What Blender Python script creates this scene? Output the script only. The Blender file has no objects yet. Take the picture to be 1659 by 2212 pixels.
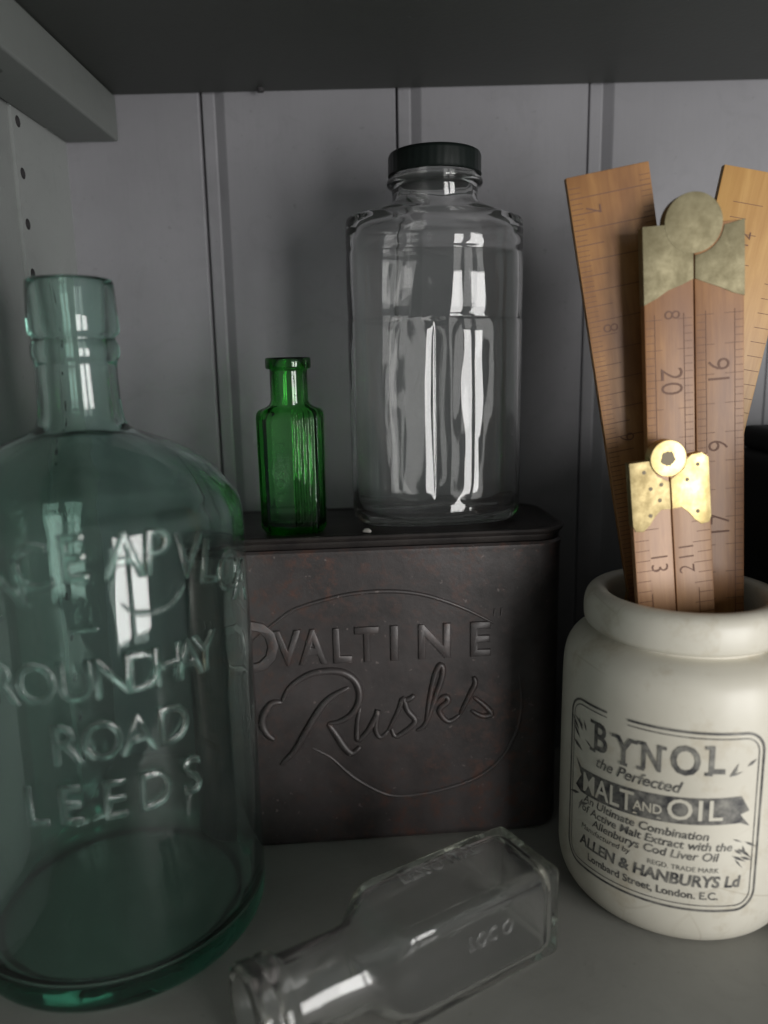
import bpy, bmesh, math, random
from mathutils import Vector, Matrix
random.seed(7)
S = 0.24                      # one unit of the plan (camera height above the shelf) in metres
sc = bpy.context.scene
COL = sc.collection
R = math.radians

# ------------------------------------------------------------------ camera
def make_camera():
    p, r, yw = R(10.8), R(-1.1), R(-0.8)
    f = Vector((math.sin(yw)*math.cos(p), math.cos(yw)*math.cos(p), -math.sin(p)))
    rt = Vector((math.cos(yw), -math.sin(yw), 0))
    up = rt.cross(f)
    rr = rt*math.cos(r) + up*math.sin(r)
    uu = -rt*math.sin(r) + up*math.cos(r)
    cam = bpy.data.cameras.new('camera'); o = bpy.data.objects.new('camera', cam); COL.objects.link(o)
    m = Matrix((rr, uu, -f)).transposed().to_4x4(); m.translation = Vector((0, 0, 1))*S
    o.matrix_world = m
    cam.sensor_fit = 'VERTICAL'; cam.sensor_height = 36; cam.sensor_width = 27
    cam.lens = 36*1680/2212
    cam.clip_start = 0.01; cam.clip_end = 50
    cam.dof.use_dof = True; cam.dof.focus_distance = 1.5*S; cam.dof.aperture_fstop = 4.2
    sc.camera = o
make_camera()

# ------------------------------------------------------------------ light of the room
w = bpy.data.worlds.new('World'); sc.world = w; w.use_nodes = True
bg = w.node_tree.nodes['Background']; bg.inputs[0].default_value = (0.92, 1.0, 0.97, 1); bg.inputs[1].default_value = 0.21
def window_pane(az, dist, z, wd, ht, power, col):
    l = bpy.data.lights.new('window_light', 'AREA'); l.shape = 'RECTANGLE'; l.size = wd*S; l.size_y = ht*S
    l.energy = power; l.color = col
    o = bpy.data.objects.new('window_light', l); COL.objects.link(o)
    T = Vector((0.2, 1.5, 0.9))
    P = Vector((T.x + dist*math.sin(R(az)), T.y - dist*math.cos(R(az)), z))
    o.location = P*S
    d = (Vector((T.x, T.y, z)) - P)
    o.rotation_euler = d.to_track_quat('-Z', 'Y').to_euler()
window_pane(28, 4.2, 0.45, 0.80, 2.5, 5.1, (1.0, 0.985, 0.965))
window_pane(44, 4.2, 0.45, 0.84, 2.5, 5.5, (1.0, 0.985, 0.965))
sc.view_settings.view_transform = 'Standard'; sc.view_settings.look = 'None'
sc.view_settings.exposure = 0; sc.view_settings.gamma = 1
sc.render.engine = 'CYCLES'
sc.cycles.use_denoising = True
sc.cycles.max_bounces = 24; sc.cycles.transmission_bounces = 20; sc.cycles.glossy_bounces = 8
sc.cycles.diffuse_bounces = 5; sc.cycles.transparent_max_bounces = 16
sc.cycles.caustics_refractive = True; sc.cycles.caustics_reflective = True
sc.cycles.blur_glossy = 0.3; sc.cycles.sample_clamp_indirect = 3.0

# ------------------------------------------------------------------ materials
class NT:
    def __init__(s, name):
        s.m = bpy.data.materials.new(name); s.m.use_nodes = True; s.t = s.m.node_tree; s.n = s.t.nodes; s.l = s.t.links
        s.b = s.n['Principled BSDF']; s.out = s.n['Material Output']
        s.tc = s.n.new('ShaderNodeTexCoord')
    def map(s, sx=1, sy=1, sz=1, src='Object', rot=(0, 0, 0)):
        m = s.n.new('ShaderNodeMapping'); m.inputs['Scale'].default_value = (sx, sy, sz); m.inputs['Rotation'].default_value = rot
        s.l.new(s.tc.outputs[src], m.inputs[0]); return m.outputs[0]
    def noise(s, vec, scale, detail=4, rough=0.55, dist=0):
        n = s.n.new('ShaderNodeTexNoise'); n.inputs['Scale'].default_value = scale; n.inputs['Detail'].default_value = detail
        n.inputs['Roughness'].default_value = rough; n.inputs['Distortion'].default_value = dist
        s.l.new(vec, n.inputs['Vector']); return n.outputs['Fac']
    def ramp(s, fac, stops):
        r = s.n.new('ShaderNodeValToRGB'); e = r.color_ramp.elements
        while len(e) < len(stops): e.new(0.5)
        for i, (p, c) in enumerate(stops):
            e[i].position = p; e[i].color = (c, c, c, 1) if not hasattr(c, '__len__') else tuple(c) + (1,)
        s.l.new(fac, r.inputs[0]); return r.outputs[0]
    def mix(s, fac, a, b, mode='MIX'):
        m = s.n.new('ShaderNodeMix'); m.data_type = 'RGBA'; m.blend_type = mode
        for k, v in ((0, fac), (6, a), (7, b)):
            if hasattr(v, 'default_value') or hasattr(v, 'is_linked'): s.l.new(v, m.inputs[k])
            else: m.inputs[k].default_value = v if k == 0 else (tuple(v) + (1,))
        return m.outputs[2]
    def bump(s, h, strength, dist, normal=None):
        b = s.n.new('ShaderNodeBump'); b.inputs['Strength'].default_value = strength; b.inputs['Distance'].default_value = dist
        s.l.new(h, b.inputs['Height'])
        if normal: s.l.new(normal, b.inputs['Normal'])
        s.l.new(b.outputs[0], s.b.inputs['Normal']); return b.outputs[0]
    def set(s, **k):
        for a, v in k.items():
            i = s.b.inputs[a.replace('_', ' ')]
            if hasattr(v, 'is_linked'): s.l.new(v, i)
            else: i.default_value = (tuple(v) + (1,)) if hasattr(v, '__len__') else v
        return s

def paint(name, c, rough=0.5, var=0.06):
    t = NT(name)
    a = t.noise(t.map(), 14, 5); b = t.noise(t.map(30, 30, 4), 14, 3)
    cc = t.mix(t.ramp(a, [(0.3, 0), (0.75, 1)]), [x*(1-var) for x in c], [min(1, x*(1+var)) for x in c])
    fl = t.ramp(t.noise(t.map(), 260, 2), [(0.0, 1), (0.70, 1), (0.78, 0)])
    cc = t.mix(fl, [x*0.8 for x in c], cc)
    sm = t.ramp(t.noise(t.map(), 38, 7, 0.72, 1.5), [(0.0, 0), (0.52, 0), (0.70, 1)])     # grime and scuffs
    sf = t.n.new('ShaderNodeMath'); sf.operation = 'MULTIPLY'; sf.inputs[1].default_value = 0.20; t.l.new(sm, sf.inputs[0])
    cc = t.mix(sf.outputs[0], cc, [x*0.55 for x in c])
    t.set(Base_Color=cc, Roughness=rough); t.bump(b, 0.07, 0.0012)
    return t.m
M = {}
M['wall'] = paint('lilac_grey_paint', (0.192, 0.189, 0.202), 0.5, 0.08)
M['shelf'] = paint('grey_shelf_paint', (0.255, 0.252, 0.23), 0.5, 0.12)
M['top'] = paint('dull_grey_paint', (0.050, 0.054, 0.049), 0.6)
M['side'] = paint('side_grey_paint', (0.20, 0.21, 0.205), 0.55)
M['beam'] = paint('batten_grey_paint', (0.125, 0.134, 0.127), 0.55)
M['gap'] = NT('dark_gap').set(Base_Color=(0.03, 0.028, 0.03), Roughness=0.9).m

def glass(name, absorb, density, wave=0.25, scale=9, stretch=(1, 1, 0.35), rough=0.0, tint=(1, 1, 1), trans=1.0):
    t = NT(name)
    t.set(Base_Color=tint, Roughness=rough, IOR=1.5); t.b.inputs['Transmission Weight'].default_value = trans
    t.bump(t.noise(t.map(*stretch), scale/S, 2, 0.4, 0.4), wave, 0.004)
    if density:
        v = t.n.new('ShaderNodeVolumeAbsorption'); v.inputs['Color'].default_value = tuple(absorb) + (1,); v.inputs['Density'].default_value = density
        t.l.new(v.outputs[0], t.out.inputs['Volume'])
    return t.m
M['aqua'] = glass('aqua_glass', (0.45, 0.83, 0.73), 30, 0.34, 6, tint=(0.85, 0.97, 0.93), trans=0.994)
M['clear'] = glass('clear_jar_glass', (0.80, 0.82, 0.78), 24, 0.42, 9, (1, 1, 0.22), trans=0.993)
M['green'] = glass('green_poison_glass', (0.03, 0.80, 0.03), 560, 0.12, 20)
M['flask'] = glass('clear_bottle_glass', (0.80, 0.84, 0.72), 24, 0.30, 12, trans=0.986)

def stoneware():
    t = NT('cream_stoneware_glaze')
    a = t.noise(t.map(), 16, 4); c = t.mix(t.ramp(a, [(0.3, 0), (0.7, 1)]), (0.49, 0.46, 0.385), (0.62, 0.59, 0.51))
    st = t.ramp(t.noise(t.map(), 45, 5, 0.7), [(0.0, 0), (0.54, 0), (0.82, 1)])
    c = t.mix(st, c, (0.40, 0.34, 0.24))
    v = t.n.new('ShaderNodeTexVoronoi'); v.feature = 'DISTANCE_TO_EDGE'; v.inputs['Scale'].default_value = 34
    t.l.new(t.map(), v.inputs['Vector'])
    ck = t.ramp(v.outputs['Distance'], [(0.0, 0), (0.012, 1)])
    cm = t.n.new('ShaderNodeMath'); cm.operation = 'MAXIMUM'
    t.l.new(ck, cm.inputs[0]); t.l.new(t.ramp(t.noise(t.map(), 12, 2), [(0.48, 1), (0.62, 0.55)]), cm.inputs[1])
    c = t.mix(cm.outputs[0], (0.36, 0.31, 0.23), c)
    t.set(Base_Color=c, Roughness=0.45); t.b.inputs['Coat Weight'].default_value = 0.12; t.b.inputs['Coat Roughness'].default_value = 0.25
    t.bump(a, 0.15, 0.002); return t.m
M['stone'] = stoneware()
def ink():
    t = NT('faded_black_ink')
    f = t.ramp(t.noise(t.map(), 170, 3, 0.7), [(0.35, 0), (0.75, 1)])
    t.set(Base_Color=t.mix(f, (0.035, 0.035, 0.038), (0.26, 0.25, 0.22)), Roughness=0.4); return t.m
M['ink'] = ink()
def tin():
    t = NT('worn_brown_tin')
    a = t.ramp(t.noise(t.map(), 22, 6, 0.65), [(0.35, 0), (0.68, 1)])
    c = t.mix(a, (0.022, 0.0185, 0.018), (0.064, 0.056, 0.056))
    mp = t.n.new('ShaderNodeSeparateXYZ'); t.l.new(t.tc.outputs['Object'], mp.inputs[0])
    left = t.ramp(mp.outputs[0], [(0.0, 1), (0.02, 0)])
    n = t.ramp(t.noise(t.map(), 150, 6, 0.75), [(0.50, 0), (0.62, 1)])
    r = t.n.new('ShaderNodeMath'); r.operation = 'MULTIPLY'
    t.l.new(n, r.inputs[0]); t.l.new(t.ramp(t.noise(t.map(), 14, 2), [(0.4, 0.1), (0.62, 1)]), r.inputs[1])
    c = t.mix(r.outputs[0], c, (0.075, 0.040, 0.032))
    sp = t.ramp(t.noise(t.map(), 320, 2), [(0.70, 0), (0.76, 1)])
    c = t.mix(sp, c, (0.12, 0.10, 0.095))
    t.set(Base_Color=c, Metallic=0.2, Roughness=t.ramp(a, [(0, 0.5), (1, 0.32)])); t.bump(t.noise(t.map(), 38, 7, 0.68), 0.28, 0.0014); return t.m
M['tin'] = tin()
def lidm():
    t = NT('dark_tin_lid'); a = t.ramp(t.noise(t.map(), 50, 5, 0.7), [(0.35, 0), (0.7, 1)])
    t.set(Base_Color=t.mix(a, (0.016, 0.014, 0.014), (0.042, 0.035, 0.032)), Metallic=0.4, Roughness=0.42); t.bump(a, 0.15, 0.0008); return t.m
M['lid'] = lidm()
def wood(name, dark, light, stain, sd=0.5):
    t = NT(name)
    g = t.noise(t.map(60, 60, 5), 6, 5, 0.6, 0.6)
    c = t.mix(t.ramp(g, [(0.3, 0), (0.72, 1)]), dark, light)
    s = t.ramp(t.noise(t.map(1.0, 1.0, 0.5), 28, 4, 0.6), [(0.42, 0), (0.66, 1)])
    m = t.n.new('ShaderNodeMath'); m.operation = 'MULTIPLY'; m.inputs[1].default_value = sd; t.l.new(s, m.inputs[0])
    c = t.mix(m.outputs[0], c, stain)
    t.set(Base_Color=c, Roughness=0.45); t.bump(g, 0.1, 0.0006)
    t.b.inputs['Coat Weight'].default_value = 0.15; t.b.inputs['Coat Roughness'].default_value = 0.3
    return t.m
M['wood_orange'] = wood('boxwood_orange', (0.26, 0.118, 0.038), (0.37, 0.185, 0.062), (0.15, 0.06, 0.022), 0.85)
M['wood_yellow'] = wood('boxwood_yellow', (0.40, 0.205, 0.052), (0.52, 0.30, 0.095), (0.34, 0.16, 0.045), 0.5)
M['wood_brown'] = wood('boxwood_worn_brown', (0.25, 0.108, 0.034), (0.37, 0.178, 0.060), (0.17, 0.07, 0.03), 0.85)
M['wood_pink'] = wood('boxwood_pale_brown', (0.33, 0.165, 0.072), (0.46, 0.25, 0.115), (0.25, 0.12, 0.06), 0.65)
M['scale_ink'] = NT('brown_scale_ink').set(Base_Color=(0.13, 0.055, 0.028), Roughness=0.6).m
def brass(name, a, b, rough, met):
    t = NT(name); n = t.ramp(t.noise(t.map(), 120, 6, 0.7), [(0.35, 0), (0.70, 1)])
    t.set(Base_Color=t.mix(n, a, b), Metallic=met, Roughness=t.ramp(n, [(0, rough+0.12), (1, rough)])); t.bump(t.noise(t.map(), 300, 3), 0.2, 0.0004); return t.m
M['brass_dull'] = brass('tarnished_brass', (0.16, 0.135, 0.072), (0.235, 0.205, 0.12), 0.5, 0.5)
M['brass_shaded'] = brass('shaded_side_brass', (0.26, 0.20, 0.09), (0.46, 0.37, 0.19), 0.45, 0.7)  # left hinge plate: its dimmer angle to the light put into the colour
M['brass'] = brass('polished_brass', (0.50, 0.38, 0.16), (0.74, 0.60, 0.30), 0.36, 0.85)
M['brass_mark'] = NT('dark_rivet').set(Base_Color=(0.10, 0.08, 0.05), Metallic=0.5, Roughness=0.5).m
M['cap'] = NT('dark_green_enamel').set(Base_Color=(0.003, 0.006, 0.005), Roughness=0.4).m
M['dark'] = NT('near_black_stand_in').set(Base_Color=(0.007, 0.0065, 0.006), Roughness=0.8).m  # for the box that stands in for darkness at the right
M['crumb'] = NT('pale_grit').set(Base_Color=(0.17, 0.165, 0.15), Roughness=0.6).m

# ------------------------------------------------------------------ helpers
def put(name, verts, faces, mat, parent=None, smooth=True, auto=None):
    me = bpy.data.meshes.new(name)
    me.from_pydata([tuple(Vector(v)*S) for v in verts], [], faces)
    bm = bmesh.new(); bm.from_mesh(me); auto != 'keep' and (bmesh.ops.remove_doubles(bm, verts=bm.verts, dist=2e-6), bmesh.ops.recalc_face_normals(bm, faces=bm.faces))
    bm.to_mesh(me); bm.free()
    me.materials.append(mat)
    if smooth: me.shade_smooth()
    o = bpy.data.objects.new(name, me); COL.objects.link(o)
    if parent: o.parent = parent
    if smooth and auto not in (None, 'keep'):
        me.set_sharp_from_angle(angle=R(auto))
    return o
def thing(name, label, cat, loc=(0, 0, 0), rot=(0, 0, 0), group=None):
    o = bpy.data.objects.new(name, None); COL.objects.link(o); o.empty_display_size = 0.02
    o.location = Vector(loc)*S; o.rotation_euler = rot
    o['label'] = label; o['category'] = cat
    if group: o['group'] = group
    return o
def struct(o): o['kind'] = 'structure'; return o
class MB:
    def __init__(s): s.v = []; s.f = []
    def add(s, v, f):
        k = len(s.v); s.v += [tuple(x) for x in v]; s.f += [[i+k for i in q] for q in f]
    def box(s, x0, x1, y0, y1, z0, z1):
        s.add([(x, y, z) for x in (x0, x1) for y in (y0, y1) for z in (z0, z1)],
              [(0, 1, 3, 2), (4, 6, 7, 5), (0, 4, 5, 1), (2, 3, 7, 6), (0, 2, 6, 4), (1, 5, 7, 3)])
    def prism(s, pts, y0, y1):           # outline in x,z pushed along y
        n = len(pts)
        s.add([(x, y0, z) for x, z in pts] + [(x, y1, z) for x, z in pts],
              [list(range(n)), list(range(2*n-1, n-1, -1))] + [(i, (i+1) % n, n+(i+1) % n, n+i) for i in range(n)])
    def tube(s, pts, r, n=8, taper=True, cap=True):
        P = [Vector(p) for p in pts]; m = len(P); rings = []
        for i, p in enumerate(P):
            d = (P[min(i+1, m-1)] - P[max(i-1, 0)]).normalized()
            a = d.cross(Vector((0, 1, 0))); a = a.normalized() if a.length > 1e-5 else Vector((1, 0, 0)); b = d.cross(a)
            k = r*(1 if not taper else (0.45 + 0.55*math.sin(math.pi*min(1, max(0, i/(m-1))))**0.5))
            rings.append([p + (a*math.cos(2*math.pi*j/n) + b*math.sin(2*math.pi*j/n))*k for j in range(n)])
        v = [q for rg in rings for q in rg]
        f = [(i*n+j, i*n+(j+1) % n, (i+1)*n+(j+1) % n, (i+1)*n+j) for i in range(m-1) for j in range(n)]
        if cap: f += [list(range(n))[::-1], [(m-1)*n+j for j in range(n)]]
        s.add(v, f)
    def put(s, name, mat, parent=None, smooth=False, auto=None): return put(name, s.v, s.f, mat, parent, smooth, auto)
def bevel(o, wd, seg=2, ang=30):
    bm = bmesh.new(); bm.from_mesh(o.data)
    es = [e for e in bm.edges if len(e.link_faces) == 2 and e.calc_face_angle(0) > R(ang)]
    bmesh.ops.bevel(bm, geom=es, offset=wd*S, segments=seg, affect='EDGES', profile=0.6)
    bm.to_mesh(o.data); bm.free(); o.data.shade_smooth(); o.data.set_sharp_from_angle(angle=R(40)); return o
def catmull(pts, k=6):
    P = [Vector(p) for p in pts]; out = []
    for i in range(len(P)-1):
        a, b, c, d = P[max(i-1, 0)], P[i], P[i+1], P[min(i+2, len(P)-1)]
        for j in range(k):
            t = j/k
            out.append(0.5*((2*b) + (c-a)*t + (2*a-5*b+4*c-d)*t*t + (3*b-a-3*c+d)*t**3))
    out.append(P[-1]); return out
def chaikin(pts, n=2):
    for _ in range(n):
        out = [pts[0]]
        for a, b in zip(pts, pts[1:]):
            out.append(tuple(x*0.75+y*0.25 for x, y in zip(a, b))); out.append(tuple(x*0.25+y*0.75 for x, y in zip(a, b)))
        out.append(pts[-1]); pts = out
    return pts
def loft(rings, close=True):
    n = len(rings[0]); m = len(rings)
    v = [p for r in rings for p in r]
    f = [(i*n+j, i*n+(j+1) % n, (i+1)*n+(j+1) % n, (i+1)*n+j) for i in range(m-1) for j in range(n)]
    for k, rg in ((0, rings[0]), (m-1, rings[-1])):
        c = len(v); v.append(tuple(sum(p[i] for p in rg)/n for i in range(3)))
        for j in range(n):
            a, b = k*n+j, k*n+(j+1) % n
            f.append((c, b, a) if k == 0 else (c, a, b))
    return v, f
def shell(name, outer, inner, sect, mat, parent, N=96):
    """outer goes from the base up to the lip, inner from the lip down to the inside floor; entries start with z"""
    rings = [[(x, y, p[0]) for x, y in sect(p, N)] for p in outer + inner]
    v, f = loft(rings); return put(name, v, f, mat, parent, True, 'keep')
def circ(p, N): return [(p[1]*math.cos(2*math.pi*j/N), p[1]*math.sin(2*math.pi*j/N)) for j in range(N)]
def superell(a, b, n, t):
    c, s = math.cos(t), math.sin(t); r = (abs(c/a)**n + abs(s/b)**n)**(-1/n); return (r*c, r*s)

_tc = {}
def text_mesh(txt, size, extrude=0.0, bev=0.0, offset=0.0, align='CENTER', res=3, spacing=1.0, shear=0.0):
    key = (txt, size, extrude, bev, offset, align, res, spacing, shear)
    if key in _tc: return _tc[key]
    cu = bpy.data.curves.new('t', 'FONT'); cu.body = txt; cu.size = size; cu.extrude = extrude; cu.bevel_depth = bev
    cu.bevel_resolution = 1; cu.offset = offset; cu.align_x = align; cu.align_y = 'CENTER'; cu.resolution_u = res
    cu.space_character = spacing; cu.shear = shear
    o = bpy.data.objects.new('t', cu); COL.objects.link(o)
    dg = bpy.context.evaluated_depsgraph_get(); me = bpy.data.meshes.new_from_object(o.evaluated_get(dg))
    v = [tuple(x.co) for x in me.vertices]; f = [tuple(p.vertices) for p in me.polygons]
    bpy.data.objects.remove(o); bpy.data.curves.remove(cu); bpy.data.meshes.remove(me)
    _tc[key] = (v, f); return v, f
def letters(mb, txt, fn, size, cx=0, cz=0, sx=1.0, rot=0, **k):
    """adds text whose flat coordinates pass through fn(u, v, w) -> point"""
    v, f = text_mesh(txt, size, **k); c, s = math.cos(rot), math.sin(rot)
    mb.add([fn(cx + (x*sx)*c - y*s, cz + (x*sx)*s + y*c, z) for x, y, z in v], f)

# ------------------------------------------------------------------ the cupboard
WY = 1.90; CZ = 1.607; SX = -0.738
shelf = MB(); shelf.box(-0.745, 1.25, 0.45, WY-0.002, -0.08, 0); struct(bevel(shelf.put('shelf', M['shelf']), 0.006))
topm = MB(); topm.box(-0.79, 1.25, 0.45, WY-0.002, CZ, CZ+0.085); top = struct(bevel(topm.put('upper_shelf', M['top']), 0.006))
b = MB(); b.box(-0.9, 1.25, WY+0.045, WY+0.08, -0.1, 1.8); wall = struct(b.put('back_wall', M['gap']))
def wall_board(x0, x1):
    # profile in x,y: crack on the left, sunk tongue strip, sloping shoulder, flat face
    prof = [(x0+0.004, WY+0.044), (x0+0.004, WY+0.012), (x0+0.006, WY+0.010), (x0+0.030, WY+0.010), (x0+0.034, WY+0.011), (x0+0.055, WY+0.001), (x0+0.058, WY), (x1-0.004, WY), (x1-0.001, WY+0.003), (x1-0.001, WY+0.044)]
    n = len(prof); v = [(x, y, z) for z in (-0.1, 1.8) for x, y in prof]
    f = [list(range(n)), list(range(2*n-1, n-1, -1))] + [(i, (i+1) % n, n+(i+1) % n, n+i) for i in range(n)]
    put('board', v, f, M['wall'], wall, False)
xs = [-0.868, -0.428, 0.018, 0.453, 0.895, 1.25]
for a, c in zip(xs, xs[1:]): wall_board(a, c)
# the cabinet's left side: an outer board, and the proud strip with the peg holes
side = struct(bpy.data.objects.new('side_wall', None)); COL.objects.link(side)
b = MB(); b.box(-0.80, SX-0.006, 0.3, 1.634, -0.1, 1.8); bevel(b.put('board', M['side'], side), 0.003)
def peg_strip():
    y0, y1, T = 1.636, WY-0.001, -0.78
    hy, hr = 1.661, 0.0110; zs = [1.488-0.0975*i for i in range(15)]
    mb = MB(); N = 20; holes = []
    def quad(ya, yb, za, zb): mb.add([(SX, ya, za), (SX, yb, za), (SX, yb, zb), (SX, ya, zb)], [(0, 1, 2, 3)])
    c0, c1, h = hy-0.015, hy+0.015, 0.015
    quad(y0, c0, -0.1, 1.8); quad(c1, y1, -0.1, 1.8)
    e = [-0.1]
    for z in reversed(zs): e += [z-h, z+h]
    e.append(1.8)
    for i in range(0, len(e), 2): quad(c0, c1, e[i], e[i+1])
    for z in zs:
        o_, i_, d_ = [], [], []
        for j in range(N):
            t = 2*math.pi*(j+0.5)/N; c, s = math.cos(t), math.sin(t); k = h/max(abs(c), abs(s))
            o_.append((SX, hy+c*k, z+s*k)); i_.append((SX, hy+c*hr, z+s*hr)); d_.append((SX-0.03, hy+c*hr, z+s*hr))
        f = []
        for j in range(N):
            k = (j+1) % N; f += [(j, k, N+k, N+j), (N+j, N+k, 2*N+k, 2*N+j)]
        f = [q for q in f if q[0] < N and q[2] < 2*N]; mb.add(o_+i_, f)
        hl = MB(); nf = [(j, (j+1) % N, N+(j+1) % N, N+j) for j in range(N)] + [tuple(range(N, 2*N))]
        hl.add([(SX-0.0005, b_, c_) for _, b_, c_ in i_] + d_, nf); holes.append(hl)
    mb.add([(SX, y0, -0.1), (SX, y0, 1.8), (T, y0, 1.8), (T, y0, -0.1)], [(0, 1, 2, 3)])
    st = put('peg_hole_strip', mb.v, mb.f, M['side'], side, False)
    for h_ in holes: put('peg_hole', h_.v, h_.f, M['gap'], st, False)
peg_strip()
# batten that carries the upper shelf
cl = thing('shelf_batten', 'grey painted square batten under the upper shelf along the left wall', 'batten', (-0.68, 1.2, 1.55))
b = MB(); b.box(-0.057, 0.064, -0.75, 0.698, -0.041, 0.056); bevel(b.put('bar', M['beam'], cl), 0.006, 3)
sc_ = MB(); sc_.tube([(0.005, 0.25, -0.0420), (0.005, 0.25, -0.0405)], 0.012, 16, False); o = sc_.put('screw_head', M['top'], cl)
# small dark nail under the upper shelf
nl = MB()
for k in range(1): nl.tube([(0, 0, 0.0), (0, 0, -0.008)], 0.008, 10, False)
o = nl.put('nail_head', M['gap']); o.location = Vector((-0.283, 1.872, CZ))*S
o['label'] = 'small dark nail head on the underside of the upper shelf near the back wall'; o['category'] = 'nail'

# ------------------------------------------------------------------ embossed tin
TX, TZ = 0.388, 0.64
tin_t = thing('tin_box', 'dark brown embossed biscuit tin lettered with raised words, carrying the small green bottle', 'tin', (-0.049, 1.648, 0), (0, 0, R(5.5)))
def rrect(hx, hy, r, N=10):
    out = []
    for cx, cy, a0 in ((hx-r, hy-r, 0), (-hx+r, hy-r, 90), (-hx+r, -hy+r, 180), (hx-r, -hy+r, 270)):
        for i in range(N+1):
            t = R(a0 + 90*i/N); out.append((cx+r*math.cos(t), cy+r*math.sin(t)))
    return out
def rr_loft(name, prof, mat, parent, r=0.07):
    rings = []
    for z, ins in prof: rings.append([(x, y, z) for x, y in rrect(TX-ins, 0.148-ins, max(0.01, r-ins))])
    v, f = loft(rings); return put(name, v, f, mat, parent, True, 40)
rr_loft('body', [(0.0, 0.012), (0.004, 0.004), (0.010, 0.001), (0.018, 0.0), (0.622, 0.0), (0.630, -0.002), (0.637, -0.0025), (0.642, 0.002), (0.642, 0.02)], M['tin'], tin_t)
rr_loft('lid', [(0.6425, 0.03), (0.6425, 0.006), (0.645, 0.003), (0.656, 0.001), (0.660, -0.005), (0.664, -0.007), (0.668, -0.005), (0.670, 0.0), (0.6685, 0.008), (0.6665, 0.014), (0.668, 0.03), (0.668, 0.1)], M['lid'], tin_t)
FY = -0.148
def face(u, v, w): return (u, FY-0.0002-w, v)
mb = MB()
k = dict(extrude=0.0015, bev=0.0022, offset=0.0012)
letters(mb, 'O', face, 0.152, -0.262, 0.441, 1.0, **k)
for ch, u, sx in (('V', -0.186, .78), ('A', -0.135, .74), ('L', -0.078, .80), ('T', -0.026, .78), ('I', 0.030, 1.0), ('N', 0.112, .95), ('E', 0.205, .92)):
    letters(mb, ch, face, 0.100, u, 0.438, sx, **k)
for u in (0.012, 0.048):   # serifs of the I
    pass
for u in (0.237, 0.251): mb.tube([face(u, 0.506, 0.001), face(u-0.002, 0.490, 0.001)], 0.0035, 6)
for u in (-0.335, -0.349): mb.tube([face(u, 0.506, 0.001), face(u+0.002, 0.490, 0.001)], 0.0035, 6)
mb.put('raised_lettering', M['tin'], tin_t, True, 50)
ST = dict(
 R1=[[-0.202, 0.326], [-0.223, 0.325], [-0.24, 0.301], [-0.243, 0.277], [-0.233, 0.256], [-0.22, 0.245]],
 R2=[[-0.202, 0.326], [-0.185, 0.357], [-0.152, 0.38], [-0.12, 0.388], [-0.083, 0.386], [-0.058, 0.372], [-0.045, 0.349], [-0.045, 0.32], [-0.06, 0.293], [-0.086, 0.277], [-0.11, 0.274]],
 R3=[[-0.065, 0.351], [-0.103, 0.331], [-0.127, 0.305], [-0.157, 0.257], [-0.181, 0.218], [-0.21, 0.189]],
 R4=[[-0.11, 0.274], [-0.096, 0.253], [-0.078, 0.221], [-0.062, 0.205], [-0.045, 0.219]],
 u=[[-0.043, 0.305], [-0.049, 0.275], [-0.05, 0.235], [-0.031, 0.249], [-0.011, 0.283], [-0.006, 0.298], [-0.012, 0.258], [-0.003, 0.237], [0.014, 0.251]],
 s=[[0.014, 0.251], [0.036, 0.295], [0.046, 0.32], [0.055, 0.294], [0.071, 0.268], [0.045, 0.244], [0.028, 0.238], [0.021, 0.256]],
 s2=[[0.041, 0.315], [0.06, 0.319], [0.07, 0.328]],
 k=[[0.073, 0.247], [0.092, 0.262], [0.112, 0.316], [0.129, 0.37], [0.124, 0.39], [0.112, 0.366], [0.1, 0.311], [0.092, 0.251]],
 k2=[[0.102, 0.291], [0.131, 0.32], [0.14, 0.309], [0.121, 0.29], [0.14, 0.264], [0.164, 0.277]],
 s3=[[0.164, 0.277], [0.188, 0.326], [0.197, 0.346], [0.193, 0.361]],
 s4=[[0.193, 0.316], [0.217, 0.295], [0.231, 0.276], [0.212, 0.272], [0.188, 0.286]])
mb = MB()
for key, pts in ST.items():
    mb.tube([face(x, z, -0.001) for x, z in [tuple(q)[:2] for q in catmull([(a, b_, 0) for a, b_ in pts], 5)]], 0.0088 if key[0] in 'R' else 0.0072, 8)
mb.put('raised_script', M['tin'], tin_t, True, 60)
mb = MB()
arc = [[-0.255, 0.46], [-0.201, 0.502], [-0.164, 0.524], [-0.087, 0.544], [-0.033, 0.551], [0.026, 0.551], [0.077, 0.544], [0.123, 0.53], [0.178, 0.506], [0.235, 0.474]]
tail = [[-0.144, 0.221], [-0.107, 0.198], [-0.071, 0.16], [-0.033, 0.129], [0.014, 0.104], [0.067, 0.101], [0.12, 0.108], [0.188, 0.127], [0.235, 0.155], [0.268, 0.195], [0.289, 0.244], [0.296, 0.30], [0.290, 0.36]]
for pts in (arc, tail):
    mb.tube([face(q[0], q[1], -0.0015) for q in catmull([(a, b_, 0) for a, b_ in pts], 6)], 0.0052, 8, True)
mb.put('raised_oval_line', M['tin'], tin_t, True, 60)

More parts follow.
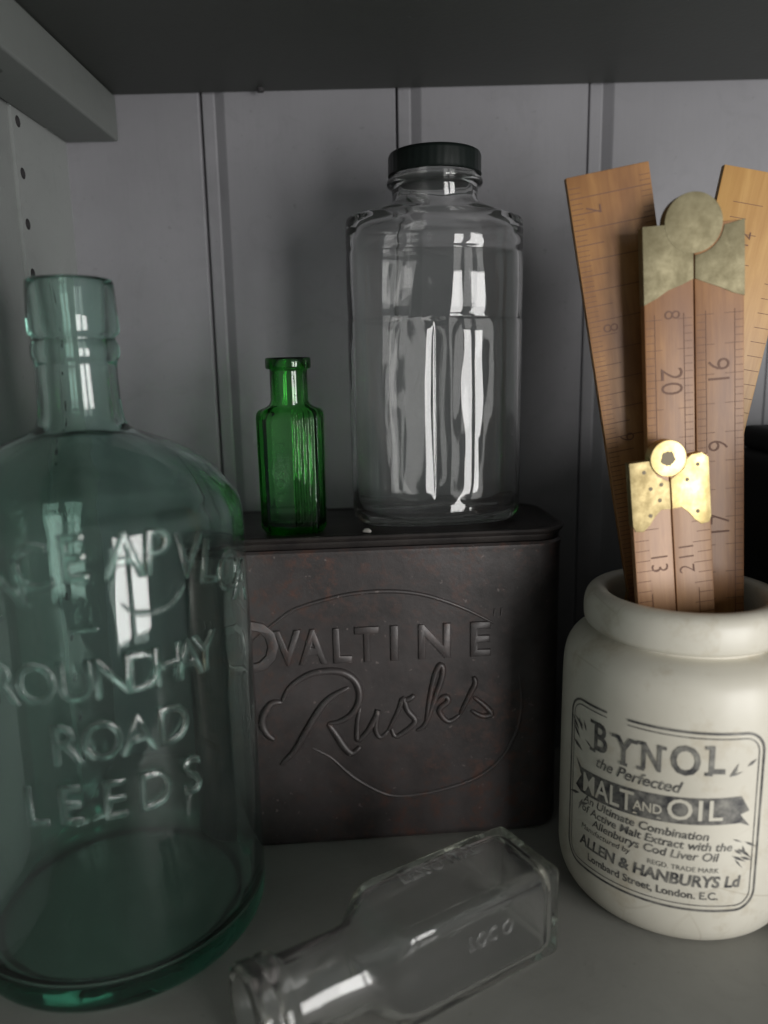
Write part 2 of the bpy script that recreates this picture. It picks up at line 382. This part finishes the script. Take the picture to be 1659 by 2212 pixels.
# ------------------------------------------------------------------ small green ribbed bottle on the tin
TT = 0.6705
gb = thing('small_bottle', 'small dark green ribbed glass poison bottle standing on the left of the tin', 'bottle', (-0.203, 1.540, TT), (0, 0, R(2)))
poly = [(-0.062, 0.012), (-0.060, -0.018), (-0.046, -0.036), (0.0, -0.042), (0.006, -0.042), (0.052, -0.030), (0.061, -0.012), (0.062, 0.012), (0.045, 0.040), (-0.045, 0.040)]
def green_ring(p, N):
    z, r, kk, sc2 = p; out = []
    for j in range(N):
        t = 2*math.pi*j/N; d = (math.cos(t), math.sin(t)); best = None
        for a, c in zip(poly, poly[1:]+poly[:1]):
            ex, ey = c[0]-a[0], c[1]-a[1]; den = d[0]*ey - d[1]*ex
            if abs(den) < 1e-9: continue
            tt = (a[0]*ey - a[1]*ex)/den; u = (a[0]*d[1]-a[1]*d[0])/den
            if tt > 0 and -1e-6 <= u <= 1+1e-6: best = tt if best is None else min(best, tt)
        x, y = d[0]*best*sc2, d[1]*best*sc2
        if kk >= 1 and sc2 > 0.95 and y < -0.022 and 0.006 < x < 0.056:     # five ribs on the right-hand face
            y -= 0.0048*math.sin(math.pi*(x-0.006)/0.0105)**2
        out.append((x*kk + d[0]*r*(1-kk), y*kk + d[1]*r*(1-kk)))
    return out
outer = [(0.0, 0.05, 1, .86), (0.0, 0.05, 1, .92), (0.005, .05, 1, .97), (0.012, .05, 1, 1.06), (0.230, .05, 1, 1.08), (0.239, .05, 1, 1.06), (0.245, .05, .92, 1.0), (0.250, .044, .6, .8), (0.255, .039, .2, .7), (0.262, .0365, 0, .7), (0.318, .0365, 0, .7), (0.3225, .0372, 0, .7), (0.3235, .043, 0, .7), (0.3265, .0445, 0, .7), (0.341, .0445, 0, .7), (0.3445, .043, 0, .7)]
inner = [(0.3452, .036, 0, .7), (0.342, .030, 0, .7), (0.262, .0285, 0, .7), (0.248, .032, .3, .7), (0.236, .04, .9, .86), (0.225, .04, 1, .93), (0.03, .04, 1, .93), (0.018, .04, 1, .75), (0.016, .04, 1, .5)]
def dense(l, mx=0.02):
    out = [l[0]]
    for a, c in zip(l, l[1:]):
        n = max(1, int(abs(a[0]-c[0])/mx))
        for i in range(1, n+1): out.append(tuple(x+(y-x)*i/n for x, y in zip(a, c)))
    return out
shell('glass_body', outer, inner, green_ring, M['green'], gb, 420)
mb = MB(); ang = math.atan2(0.006, 0.046)
def gf(u, v, w):
    x = -0.023 + u; return (x, -0.0392 - (x+0.023)*0.13 - w - 0.0013, v)
letters(mb, 'POISON', gf, 0.026, 0.002, 0.125, 1, rot=-math.pi/2, extrude=0.0006, bev=0.0004, spacing=1.35)
mb.put('raised_lettering', M['green'], gb, True, 50)

# ------------------------------------------------------------------ clear jar with dark cap on the tin
JZ = TT
cj = thing('storage_jar', 'tall clear glass jar with dark green screw cap standing on the tin', 'jar', (0.090, 1.638, JZ), (0, 0, R(9)))
def sstep(a, c, x): x = min(1, max(0, (x-a)/(c-a))); return x*x*(3-2*x)
def jar_ring(p, N, panel=True):
    z, a, b_, n = p; out = []
    f = sstep(0.045, 0.075, z)*(1-sstep(0.402, 0.411, z))
    for j in range(N):
        x, y = superell(a, b_, n, 2*math.pi*j/N)
        if f > 0 and abs(a-A0) < 0.006 and N == 300:
            for u0, u1 in ((-0.60, -0.12), (0.07, 0.62)):      # two upright moulded panels on each broad side
                t = (x/A0*(1 if y < 0 else -1) - u0)/(u1-u0)
                if 0 < t < 1: y += (1 if y > 0 else -1)*0.0042*f*(math.sin(math.pi*t)**0.75)
        out.append((x, y))
    return out
A0, B0 = 0.181, 0.094
out_j = [(0.0, A0-.05, B0-.040, 2.3), (0.0, A0-.022, B0-.016, 2.3), (0.004, A0-.015, B0-.009, 2.3), (0.014, A0-.007, B0-.003, 2.25), (0.03, A0-.003, B0-.001, 2.2), (0.05, A0-.002, B0, 2.2), (0.405, A0, B0, 2.2), (0.412, A0, B0, 2.2), (0.4155, A0-.001, B0-.004, 2.2), (0.421, A0-.001, B0-.004, 2.2), (0.428, A0-.001, B0-.0015, 2.2), (0.47, A0, B0, 2.2), (0.52, A0, B0, 2.2), (0.540, A0-.001, B0-.002, 2.2), (0.547, A0-.002, B0-.005, 2.2), (0.553, A0-.001, B0-.001, 2.2), (0.598, A0-.001, B0-.001, 2.2), (0.608, A0-.002, B0-.002, 2.2), (0.6155, A0-.010, B0-.007, 2.2), (0.620, A0-.030, B0-.011, 2.2), (0.626, .122, B0-.012, 2.5), (0.635, .096, .080, 2.1), (0.642, .086, .080, 2), (0.650, .084, .081, 2), (0.668, .086, .084, 2), (0.672, .094, .092, 2), (0.678, .096, .095, 2), (0.684, .093, .092, 2), (0.688, .086, .085, 2), (0.715, .084, .084, 2)]
in_j = [(0.717, .080, .080, 2), (0.715, .076, .076, 2), (0.650, .075, .073, 2), (0.634, .080, .072, 2), (0.620, .112, .074, 2.2), (0.609, A0-.035, B0-.020, 2.3), (0.597, A0-.017, B0-.014, 2.3), (0.56, A0-.011, B0-.012, 2.3), (0.50, A0-.011, B0-.012, 2.3), (0.42, A0-.011, B0-.014, 2.3), (0.38, A0-.011, B0-.012, 2.3), (0.10, A0-.011, B0-.012, 2.3), (0.040, A0-.013, B0-.014, 2.3), (0.022, A0-.026, B0-.024, 2.3), (0.014, A0-.07, B0-.05, 2.2)]
jar_smooth = lambda l: chaikin(l, 1)
rings_o = [[(x, y, p[0]) for x, y in jar_ring(p, 300)] for p in dense(jar_smooth(out_j), 0.012)]
rings_i = [[(x, y, p[0]) for x, y in [superell(p[1], p[2], p[3], 2*math.pi*j/300) for j in range(300)]] for p in dense(jar_smooth(in_j), 0.03)]
v, f = loft(rings_o + rings_i); put('glass_body', v, f, M['clear'], cj, True, 'keep')
cap = thing('jar_cap_tmp', '', '') ; bpy.data.objects.remove(cap)
rings = []
for z, r in [(0.691, .084), (0.690, .090), (0.692, .0925), (0.697, .0915), (0.725, .0915), (0.731, .0895), (0.7335, .085), (0.7335, .06), (0.7315, .055)]:
    rings.append([(r*(1+(0.004*math.cos(40*2*math.pi*j/160) if 0.693 < z < 0.728 else 0))*math.cos(2*math.pi*j/160), r*(1+(0.004*math.cos(40*2*math.pi*j/160) if 0.693 < z < 0.728 else 0))*math.sin(2*math.pi*j/160), z) for j in range(160)])
v, f = loft(rings); put('screw_cap', v, f, M['cap'], cj, True, 50)

# grit crumb on the tin
o = MB()
o.tube([(-0.008, 0, 0.004), (-0.003, 0.002, 0.006), (0.004, 0, 0.0055), (0.009, -0.001, 0.003)], 0.005, 7)
g = o.put('grit_crumb', M['crumb'], None, True); g.location = Vector((-0.056, 1.505, TT))*S
g['label'] = 'tiny pale crumb of grit lying on the tin lid in front of the clear jar'; g['category'] = 'crumb'

# ------------------------------------------------------------------ big aqua bottle
AX, AY, AR = -0.520, 1.30, 0.26
ab = thing('large_bottle', 'large pale aqua glass flagon with raised lettering standing at the left', 'bottle', (AX, AY, 0))
out_a = [(0.003, 0.10), (0.0, 0.20), (0.0, 0.238), (0.004, 0.250), (0.016, 0.258), (0.035, 0.262), (0.10, 0.262), (0.30, 0.261), (0.50, 0.260), (0.72, 0.259), (0.752, 0.258), (0.775, 0.254), (0.792, 0.243), (0.812, 0.228), (0.840, 0.203), (0.862, 0.172), (0.880, 0.135), (0.893, 0.100), (0.902, 0.078), (0.915, 0.069), (0.945, 0.0645), (1.00, 0.0625), (1.012, 0.064), (1.018, 0.068), (1.028, 0.069), (1.040, 0.068), (1.046, 0.064), (1.052, 0.0635), (1.056, 0.070), (1.064, 0.0715), (1.10, 0.0695), (1.134, 0.068), (1.141, 0.0665)]
in_a = [(1.144, 0.062), (1.142, 0.056), (1.12, 0.052), (1.05, 0.049), (0.95, 0.049), (0.915, 0.051), (0.898, 0.062), (0.884, 0.090), (0.868, 0.125), (0.848, 0.160), (0.825, 0.190), (0.795, 0.219), (0.770, 0.235), (0.745, 0.243), (0.60, 0.246), (0.30, 0.247), (0.08, 0.247), (0.05, 0.241), (0.036, 0.222), (0.040, 0.16), (0.052, 0.08), (0.055, 0.03)]
def aqua_ring(p, N):
    z, r = p; out = []
    for j in range(N):
        t = 2*math.pi*j/N
        k = 1 + 0.004*math.sin(2*t+z*6) + 0.003*math.sin(3*t-z*11)
        out.append((r*k*math.cos(t), r*k*math.sin(t)))
    return out
def seg(l, mx=0.03): return dense(chaikin(l, 1), mx)
shell('glass_body', seg(out_a), seg(in_a), aqua_ring, M['aqua'], ab, 128)
def on_aqua(u, v, w):
    r = 0.2638 + w; th = u/0.26; k = 1 + 0.004*math.sin(2*(th-math.pi/2)+v*6) + 0.003*math.sin(3*(th-math.pi/2)-v*11)
    return (r*k*math.sin(th), -r*k*math.cos(th), v)
mb = MB(); k = dict(extrude=0.0002, bev=0.0026, offset=-0.0010)
def glyph(ch, th, z, size, rot=0, sx=.85): letters(mb, ch, on_aqua, size, th*0.26, z, sx, rot=rot, **k)
for ch, th, z in (('R', -0.36, .66), ('E', -0.22, .683), ('N', -0.09, .703), ('C', 0.06, .727), ('E', 0.27, .738), ('A', 0.535, .735), ('P', 0.705, .733), ('V', 0.90, .718), ('L', 1.06, .700), ('O', 1.25, .672), ('A', 1.42, .645)):
    glyph(ch, th, z, 0.098, rot=(0.42-th)*0.30)
for ch, th in zip('ROUNDHAY', (-0.17, 0.02, 0.225, 0.42, 0.585, 0.73, 0.86, 0.98)): glyph(ch, th, 0.558, 0.088)
for ch, th in zip('ROAD', (0.14, 0.335, 0.53, 0.735)): glyph(ch, th, 0.462, 0.088)
for ch, th in zip('LEEDS', (-0.06, 0.13, 0.37, 0.60, 0.83)): glyph(ch, th, 0.366, 0.088)
mb.put('raised_lettering', M['aqua'], ab, True, 50)
mb = MB()
mb.tube([on_aqua(0.26*t, 0.637, 0.0015) for t in (0.20, 0.26, 0.32, 0.37)], 0.0035, 8)
mb.tube([on_aqua(0.26*t, z, 0.0015) for t, z in ((0.50, .667), (0.54, .655), (0.60, .648), (0.68, .647), (0.76, .652), (0.82, .664), (0.86, .68))], 0.0035, 8)
mb.put('raised_rule', M['aqua'], ab, True, 60)

# ------------------------------------------------------------------ clear bottle lying down
fl_dir = Vector((-math.cos(R(32)), -math.sin(R(32)), 0))
lb = thing('lying_bottle', 'clear rectangular glass medicine bottle lying on its side on the shelf', 'bottle', (0.228, 1.238, 0.083))
zax = fl_dir; yax = Vector((0, 0, 1)); xax = yax.cross(zax)
lb.rotation_euler = Matrix((xax, yax, zax)).transposed().to_euler()
W2, H2 = 0.079, 0.082
def fl_rings(l):
    return [[(x, y, p[0]) for x, y in rrect(p[1], p[2], min(p[3], p[1]*0.9999, p[2]*0.9999), 9)] for p in l]
out_f = [(0.002, .03, .03, .01), (0.0, W2-.010, H2-.010, .008), (0.0015, W2-.004, H2-.004, .010), (0.006, W2-.001, H2-.001, .012), (0.012, W2, H2, .012), (0.285, W2, H2, .012), (0.300, W2-.0005, H2-.001, .014), (0.314, W2-.003, H2-.005, .020), (0.327, W2-.007, H2-.012, .030), (0.340, .067, .066, .045), (0.354, .0640, .0635, .062), (0.372, .0625, .0625, .0625), (0.40, .0622, .0622, .0622), (0.470, .0625, .0625, .0625), (0.476, .063, .063, .063), (0.480, .070, .070, .070), (0.486, .073, .073, .073), (0.497, .073, .073, .073), (0.502, .070, .070, .07), (0.506, .069, .069, .069), (0.511, .073, .073, .073), (0.528, .0735, .0735, .0735), (0.534, .071, .071, .071)]
in_f = [(0.536, .062, .062, .062), (0.532, .055, .055, .055), (0.40, .0535, .0535, .0535), (0.37, .054, .054, .054), (0.350, .055, .055, .05), (0.332, W2-.020, H2-.024, .035), (0.315, W2-.013, H2-.016, .026), (0.295, W2-.010, H2-.011, .022), (0.27, W2-.009, H2-.009, .020), (0.04, W2-.009, H2-.009, .020), (0.022, W2-.012, H2-.012, .022), (0.013, W2-.020, H2-.020, .025), (0.010, .03, .03, .02)]
v, f = loft(fl_rings(out_f) + fl_rings(in_f))
put('glass_body', v, f, M['flask'], lb, True, 'keep').data.set_sharp_from_angle(angle=R(70))
mb = MB()
def ftop(u, v, w): return (v, H2+0.0012+w, 0.165+u)
letters(mb, 'LESSO ITAL', ftop, 0.040, 0, -0.040, .8, rot=math.pi, extrude=0.0004, bev=0.0005)
mb.put('raised_lettering', M['flask'], lb, True, 50); mb = MB()
def fside(u, v, w): return (W2+0.0012+w, v, 0.15-u)
letters(mb, 'LOC O', fside, 0.036, 0, 0.02, .8, extrude=0.0004, bev=0.0005)
mb.put('raised_lettering', M['flask'], lb, True, 50)

# ------------------------------------------------------------------ stoneware jar
BX, BY, BR = 0.53, 1.38, 0.215
sj = thing('stoneware_jar', 'cream stoneware jar with black printed label holding the wooden rulers', 'jar', (BX, BY, 0))
prof = [(0.0, 0.03), (0.0, 0.17), (0.003, 0.184), (0.015, 0.198), (0.035, 0.209), (0.06, 0.2145), (0.09, 0.215), (0.25, 0.215), (0.40, 0.2145), (0.442, 0.2135), (0.470, 0.209), (0.490, 0.198), (0.503, 0.182), (0.509, 0.168), (0.512, 0.161), (0.515, 0.162), (0.519, 0.172), (0.526, 0.178), (0.545, 0.1795), (0.565, 0.178), (0.578, 0.172), (0.585, 0.162), (0.587, 0.152), (0.584, 0.142), (0.576, 0.136), (0.56, 0.134), (0.52, 0.135), (0.50, 0.142), (0.48, 0.16), (0.45, 0.180), (0.42, 0.190), (0.08, 0.192), (0.04, 0.185), (0.025, 0.16), (0.022, 0.05)]
v, f = loft([[(x, y, p[0]) for x, y in circ(p, 96)] for p in chaikin(prof, 2)]); put('body', v, f, M['stone'], sj, True, 'keep')
TH0 = -0.525
def body_r(z):
    return BR
def on_jar(u, v, w):
    th = TH0 + u/BR; r = BR + 0.0006 + w
    return (r*math.sin(th), -r*math.cos(th), v)
HW, Z0, Z1 = 0.178, 0.085, 0.405
fr = MB()
def strip(pts, wd):                      # flat printed line following pts in (u, v)
    P = [Vector((a, b_)) for a, b_ in pts]; L, Rr = [], []
    for i, p in enumerate(P):
        d = (P[min(i+1, len(P)-1)] - P[max(i-1, 0)]).normalized(); n = Vector((-d.y, d.x))*wd/2
        L.append(on_jar(p.x+n.x, p.y+n.y, 0)); Rr.append(on_jar(p.x-n.x, p.y-n.y, 0))
    n = len(P); fr.add(L+Rr, [(i, i+1, n+i+1, n+i) for i in range(n-1)])
def frame(ins, wd, gap=True):
    r = 0.035-ins; x1, z0, z1 = HW-ins, Z0+ins, Z1-ins; pts = []
    def arc_(cx, cz, a0): return [(cx+r*math.cos(R(a0+90*i/8)), cz+r*math.sin(R(a0+90*i/8))) for i in range(9)]
    tr, br, bl, tl = arc_(x1-r, z1-r, 0)[::-1], arc_(x1-r, z0+r, 270)[::-1], arc_(-x1+r, z0+r, 180)[::-1], arc_(-x1+r, z1-r, 90)[::-1]
    def ln(a, b_, n=20): return [(a[0]+(b_[0]-a[0])*i/n, a[1]+(b_[1]-a[1])*i/n) for i in range(n+1)]
    pts = ln((-0.045, z1), tr[0]) + tr + ln(tr[-1], br[0]) + br + ln(br[-1], bl[0], 30) + bl + ln(bl[-1], tl[0]) + tl + ln(tl[-1], (-0.085, z1), 8)
    strip(pts, wd)
frame(0, 0.0042); frame(0.009, 0.0018)
fr.put('printed_frame', M['ink'], sj)
# black banner, with the letters left cream
bn = MB(); n = 40; L = []; U = []
for i in range(n+1):
    t = i/n; u = -0.142+0.284*t; z = 0.262 - 0.022*math.sin(math.pi*t)*0 + 0.018*(t-0.5); L.append(on_jar(u, z-0.024, 0)); U.append(on_jar(u + (0 if t < 1 else 0.0), z+0.024, 0))
bn.add(L+U, [(i, i+1, n+2+i, n+1+i) for i in range(n)])
def poly_jar(mbx, pts): mbx.add([on_jar(a, b_, 0) for a, b_ in pts], [list(range(len(pts)))])
poly_jar(bn, [(0.142, 0.295), (0.158, 0.268), (0.142, 0.262)]); poly_jar(bn, [(0.142, 0.247), (0.142, 0.262), (0.160, 0.240)])
poly_jar(bn, [(-0.142, 0.277), (-0.142, 0.262), (-0.160, 0.290)]); poly_jar(bn, [(-0.142, 0.262), (-0.142, 0.229), (-0.158, 0.236)])
for s_, zz in ((1, 0.21), (1, 0.192), (-1, 0.345), (-1, 0.32), (-1, 0.215), (1, 0.335)):   # leafy flourishes at the ends
    for i in range(5):
        a, ln_ = random.uniform(0.3, 1.2)*(1 if zz > .25 else -1), random.uniform(0.018, 0.036)
        x0, z0_ = s_*(0.135+random.uniform(-.02, .02)), zz+random.uniform(-.012, .012)
        d = Vector((math.cos(a)*s_, math.sin(a))); nrm = Vector((-d.y, d.x))*random.uniform(0.0015, 0.0035)
        e = Vector((x0, z0_)) + d*ln_; m_ = Vector((x0, z0_)) + d*ln_*0.4
        poly_jar(bn, [(x0, z0_), tuple(m_-nrm), tuple(e), tuple(m_+nrm)])
bn.put('printed_banner', M['ink'], sj)
bl = MB()
def on_ban(u, v, w): p = on_jar(u, v + 0.018*(u/0.284), w); return p
def on_ban2(u, v, w): th = TH0+u/BR; r = BR+0.0012; return (r*math.sin(th), -r*math.cos(th), v + 0.018*(u/0.284))
letters(bl, 'MALT', on_ban2, 0.052, -0.083, 0.260, .82, offset=0.0006)
letters(bl, 'AND', on_ban2, 0.024, -0.006, 0.258, .9, offset=0.0004)
letters(bl, 'OIL', on_ban2, 0.052, 0.068, 0.262, 1.0, offset=0.0006, spacing=1.15)
poly2 = lambda pts: bl.add([on_ban2(a, b_, 0) for a, b_ in pts], [list(range(len(pts)))])
poly2([(-0.03, 0.2425), (0.016, 0.2425), (0.016, 0.2445), (-0.03, 0.2445)])
bl.put('banner_lettering', M['stone'], sj)
tx = MB()
for ch, u, z, sz, sx in (('B', -0.098, .350, .074, .78), ('Y', -0.050, .346, .066, .74), ('N', -0.003, .348, .066, .70), ('O', 0.050, .352, .072, .82), ('L', 0.097, .357, .068, .85)):
    letters(tx, ch, on_jar, sz, u, z, sx, offset=0.0015)
def slab(u, z, wd): tx.add([on_jar(a, b_, 0.0002) for a, b_ in ((u-wd, z-.003), (u, z-.003), (u+wd, z-.003), (u+wd, z+.003), (u, z+.003), (u-wd, z+.003))], [(0, 1, 4, 5), (1, 2, 3, 4)])
for u, z, wd in ((-.114, .3765, .007), (-.114, .3240, .007), (-.067, .369, .007), (-.034, .369, .007), (-.050, .3235, .007), (-.020, .3710, .007), (-.020, .3255, .006), (.013, .3710, .007), (.086, .3805, .007), (.086, .3345, .006)): slab(u, z, wd)
letters(tx, 'the Perfected', on_jar, 0.029, -0.032, 0.305, .95, shear=0.35, offset=0.0003)
letters(tx, 'An Ultimate Combination', on_jar, 0.0215, -0.020, 0.222, 1.0, shear=0.2, offset=0.0003)
letters(tx, 'of Active Malt Extract with the', on_jar, 0.0215, -0.003, 0.203, 1.0, shear=0.2, offset=0.0003)
letters(tx, "Allenburys Cod Liver Oil", on_jar, 0.0215, 0.000, 0.184, 1.0, shear=0.2, offset=0.0003)
letters(tx, 'Manufactured by', on_jar, 0.0155, -0.085, 0.166, 1.0, shear=0.2)
letters(tx, 'REGD. TRADE MARK', on_jar, 0.0125, 0.055, 0.160, 1.0)
letters(tx, 'ALLEN & HANBURYS Ld', on_jar, 0.029, 0.005, 0.138, .95, shear=0.12, offset=0.0009)
letters(tx, 'Lombard Street, London. E.C.', on_jar, 0.0195, -0.002, 0.112, .98, offset=0.0004)
tx.put('printed_lettering', M['ink'], sj)

# ------------------------------------------------------------------ folding rulers standing in the jar
def ruler(label, base, lean, yaw, width, thick, z0, z1, woodm, mark, arms=2, hinge=None, pitch=0):
    """local frame: x across, z up the ruler, y thickness; z0..z1 length above the root; lean > 0 = top to the right"""
    t = thing('folding_ruler', label, 'ruler', base, (R(pitch), R(lean), R(yaw)), 'wooden rulers in the stoneware jar')
    h = width/2; g = 0.0010
    spans = [(-h, -g), (g, h)] if arms == 2 else [(-h, h)]
    for a, c in spans:
        bx = MB(); bx.box(a, c, 0, thick, z0, z1); o = bx.put('arm', woodm, t); bevel(o, 0.0022, 2)
        for pl in o.data.polygons: pass
    mk = MB()
    def bar(xa, xb, za, zb): mk.box(xa, xb, -0.0005, 0.0006, za, zb)
    mark(mk, bar, h)
    mk.put('scale_marks', M['scale_ink'], t)
    if hinge: hinge(t, h, thick, z1)
    return t
def txt_on(mk, s, x, z, size, rot):
    letters(mk, s, lambda u, v, w: (u, -0.0007-w, v), size, x, z, .9, rot=rot, offset=-0.0006)
def outline(s): return s
# front short ruler, bright brass
def front_marks(mk, bar, h):
    z = 0.05
    i = 0
    while z < 0.74:
        bar(-h+0.002, -h+(0.026 if i % 4 else 0.045), z, z+0.0009)
        bar(h-(0.026 if i % 2 else 0.034), h-0.002, z+0.004, z+0.0049); z += 0.0185; i += 1
    bar(-h+0.0265, -h+0.0275, 0.05, 0.60); bar(h-0.0275, h-0.0265, 0.05, 0.60)
    txt_on(mk, '13', -0.028, 0.655, 0.044, -math.pi/2); txt_on(mk, '11', 0.024, 0.668, 0.040, math.pi/2)
    txt_on(mk, '2', 0.024, 0.637, 0.040, math.pi/2); txt_on(mk, '8', 0.022, 0.535, 0.044, math.pi/2); txt_on(mk, '12', -0.026, 0.535, 0.040, -math.pi/2)
def front_hinge(t, h, th, z1):
    zt = z1
    # right plate carries the knuckle disc
    def edge(sgn):
        return [(sgn*0.0015, zt-0.088), (sgn*0.018, zt-0.087), (sgn*0.030, zt-0.098), (sgn*0.040, zt-0.112), (sgn*0.052, zt-0.122), (sgn*(h-0.004), zt-0.120), (sgn*(h+0.0005), zt-0.110)]
    L = [(-0.0012, zt-0.040)] + edge(-1)[0:] + [(-h-0.0005, zt+0.0005), (-0.030, zt+0.0005), (-0.0305, zt-0.012), (-0.022, zt-0.028)]
    Rp = [(0.0012, zt-0.036), (0.0255, zt-0.020), (0.031, zt-0.004), (0.040, zt+0.002), (h-0.012, zt+0.004), (h+0.0005, zt-0.006)] + edge(1)[::-1]
    for nm, pts in (('hinge_plate', L), ('hinge_plate', Rp)):
        m = MB(); m.prism(pts, -0.0014, th+0.0014); bevel(m.put(nm, M['brass_shaded'] if pts is L else M['brass'], t), 0.0008, 2)
    m = MB(); N = 40; c = (-0.002, zt+0.001)
    m.prism([(c[0]+0.0315*math.cos(2*math.pi*i/N), c[1]+0.0315*math.sin(2*math.pi*i/N)) for i in range(N)], -0.0045, th+0.004)
    d = bevel(m.put('knuckle', M['brass'], t), 0.0015, 2)
    m = MB(); m.prism([(c[0]-0.001+(0.0125+0.0015*math.sin(5*i))*math.cos(2*math.pi*i/24), c[1]+(0.0125+0.0015*math.cos(3*i))*math.sin(2*math.pi*i/24)) for i in range(24)], -0.0052, -0.003)
    m.put('pivot_pin', M['brass_mark'], d)
    for x, z in ((-0.045, zt-0.018), (-0.035, zt-0.048), (-0.016, zt-0.043), (-0.038, zt-0.095), (0.030, zt-0.040), (0.050, zt-0.016), (0.046, zt-0.098), (-0.02, zt-0.07)):
        m = MB(); m.prism([(x+0.0035*math.cos(2*math.pi*i/10), z+0.0035*math.sin(2*math.pi*i/10)) for i in range(10)], -0.0019, 0); m.put('rivet', M['brass_mark'], t)
ruler('short folding ruler with bright brass hinge, frontmost in the stoneware jar', (0.558, 1.335, 0.0), -6.1, 5, 0.139, 0.016, 0.06, 0.836, M['wood_pink'], front_marks, 2, front_hinge)
# tall middle ruler, tarnished brass
def mid_marks(mk, bar, h):
    z = 0.2; i = 0
    while z < 1.08:
        bar(-h+0.002, -h+(0.016 if i % 4 else 0.030), z, z+0.0009)
        bar(-0.018 if i % 4 else -0.030, -0.004, z, z+0.0009); bar(0.004, 0.018 if i % 4 else 0.034, z+0.003, z+0.0039)
        bar(h-(0.016 if i % 4 else 0.034), h-0.002, z+0.003, z+0.0039); z += 0.0128; i += 1
    for x in (-h+0.017, -0.019, 0.019, h-0.017): bar(x, x+0.0009, 0.2, 1.08)
    txt_on(mk, '20', -0.043, 0.965, 0.056, -math.pi/2); txt_on(mk, '16', 0.044, 0.975, 0.056, math.pi/2)
    txt_on(mk, '9', 0.042, 0.845, 0.052, math.pi/2); txt_on(mk, '8', -0.040, 1.078, 0.040, -math.pi/2); txt_on(mk, '19', -0.043, 0.72, 0.052, -math.pi/2); txt_on(mk, '17', 0.044, 0.70, 0.052, math.pi/2)
def mid_hinge(t, h, th, z1):
    zt = z1; rd = 0.0495; c = (0.0, zt+0.001)
    arc_r = [(c[0]+(rd+0.003)*math.cos(R(a)), c[1]+(rd+0.003)*math.sin(R(a))) for a in range(-88, 2, 10)]
    Rp = arc_r + [(h+0.0005, zt+0.001), (h+0.0005, zt-0.125), (0.065, zt-0.118), (0.045, zt-0.108), (0.02, zt-0.098), (0.0012, zt-0.090)]
    Lp = [(-0.0012, zt-0.020), (-0.0012, zt-0.090), (-0.02, zt-0.098), (-0.045, zt-0.106), (-0.065, zt-0.118), (-h-0.0005, zt-0.128), (-h-0.0005, zt+0.001), (-0.05, zt+0.001)]
    for pts in (Lp, Rp):
        m = MB(); m.prism(pts, -0.0014, th+0.0014); bevel(m.put('hinge_plate', M['brass_dull'], t), 0.0008, 2)
    m = MB(); N = 48
    m.prism([(c[0]+rd*math.cos(2*math.pi*i/N), c[1]+rd*math.sin(2*math.pi*i/N)) for i in range(N)], -0.0019, th+0.002)
    bevel(m.put('knuckle', M['brass_dull'], t), 0.0007, 2)
ruler('tall double-arm ruler with round tarnished brass hinge, standing in the middle of the jar', (0.594, 1.385, 0.0), -3.9, 2, 0.173, 0.020, 0.05, 1.225, M['wood_brown'], mid_marks, 2, mid_hinge)
def cross_marks(z_end):
    def fn(mk, bar, h):
        z = 0.30; i = 0
        while z < z_end:
            bar(-h+0.002, h-0.002 if i % 2 == 0 else -h+0.05, z, z+0.0014)
            for q in (0.0088, 0.0176): bar(-h+0.002, -h+0.022, z+q, z+q+0.0009); bar(h-0.020, h-0.002, z+q, z+q+0.0009)
            z += 0.0265; i += 1
    return fn
def left_marks(mk, bar, h):
    cross_marks(1.31)(mk, bar, h); txt_on(mk, '7', -0.035, 1.285, 0.040, -math.pi/2); txt_on(mk, '8', -0.035, 1.08, 0.040, -math.pi/2); txt_on(mk, '9', -0.035, 0.88, 0.040, -math.pi/2)
def right_marks(mk, bar, h):
    z = 0.35; i = 0
    while z < 1.30:
        bar(-h+0.03, -h+(0.06 if i % 2 else 0.085), z, z+0.0010); bar(h-0.03, h-0.002, z, z+0.001); z += 0.026; i += 1
    for z in (1.225, 1.12, 1.02): txt_on(mk, '12', -h+0.065, z, 0.036, math.pi/2)
ruler('orange boxwood ruler leaning left behind the middle ruler, plain square top', (0.624, 1.447, 0.0), -10.6, 3, 0.147, 0.014, 0.05, 1.345, M['wood_orange'], left_marks, 1)
ruler('yellow boxwood ruler leaning right at the edge of the picture', (0.434, 1.475, 0.0), 10.2, 2, 0.152, 0.014, 0.07, 1.345, M['wood_yellow'], right_marks, 1)

# ------------------------------------------------------------------ dark box added for the darkness past the rulers; also shades the wall
dk = thing('stand_in_box', 'nearly black box standing in for the darkness behind the rulers at the right edge of the picture', 'box', (0.98, 1.42, 0))
b = MB(); b.box(-0.212, 0.212, -0.36, 0.36, 0, 0.80); bevel(b.put('body', M['dark'], dk), 0.03, 4)
b = MB(); b.box(-0.200, 0.200, -0.35, 0.35, 0.8005, 0.85); bevel(b.put('lid', M['dark'], dk), 0.022, 4)
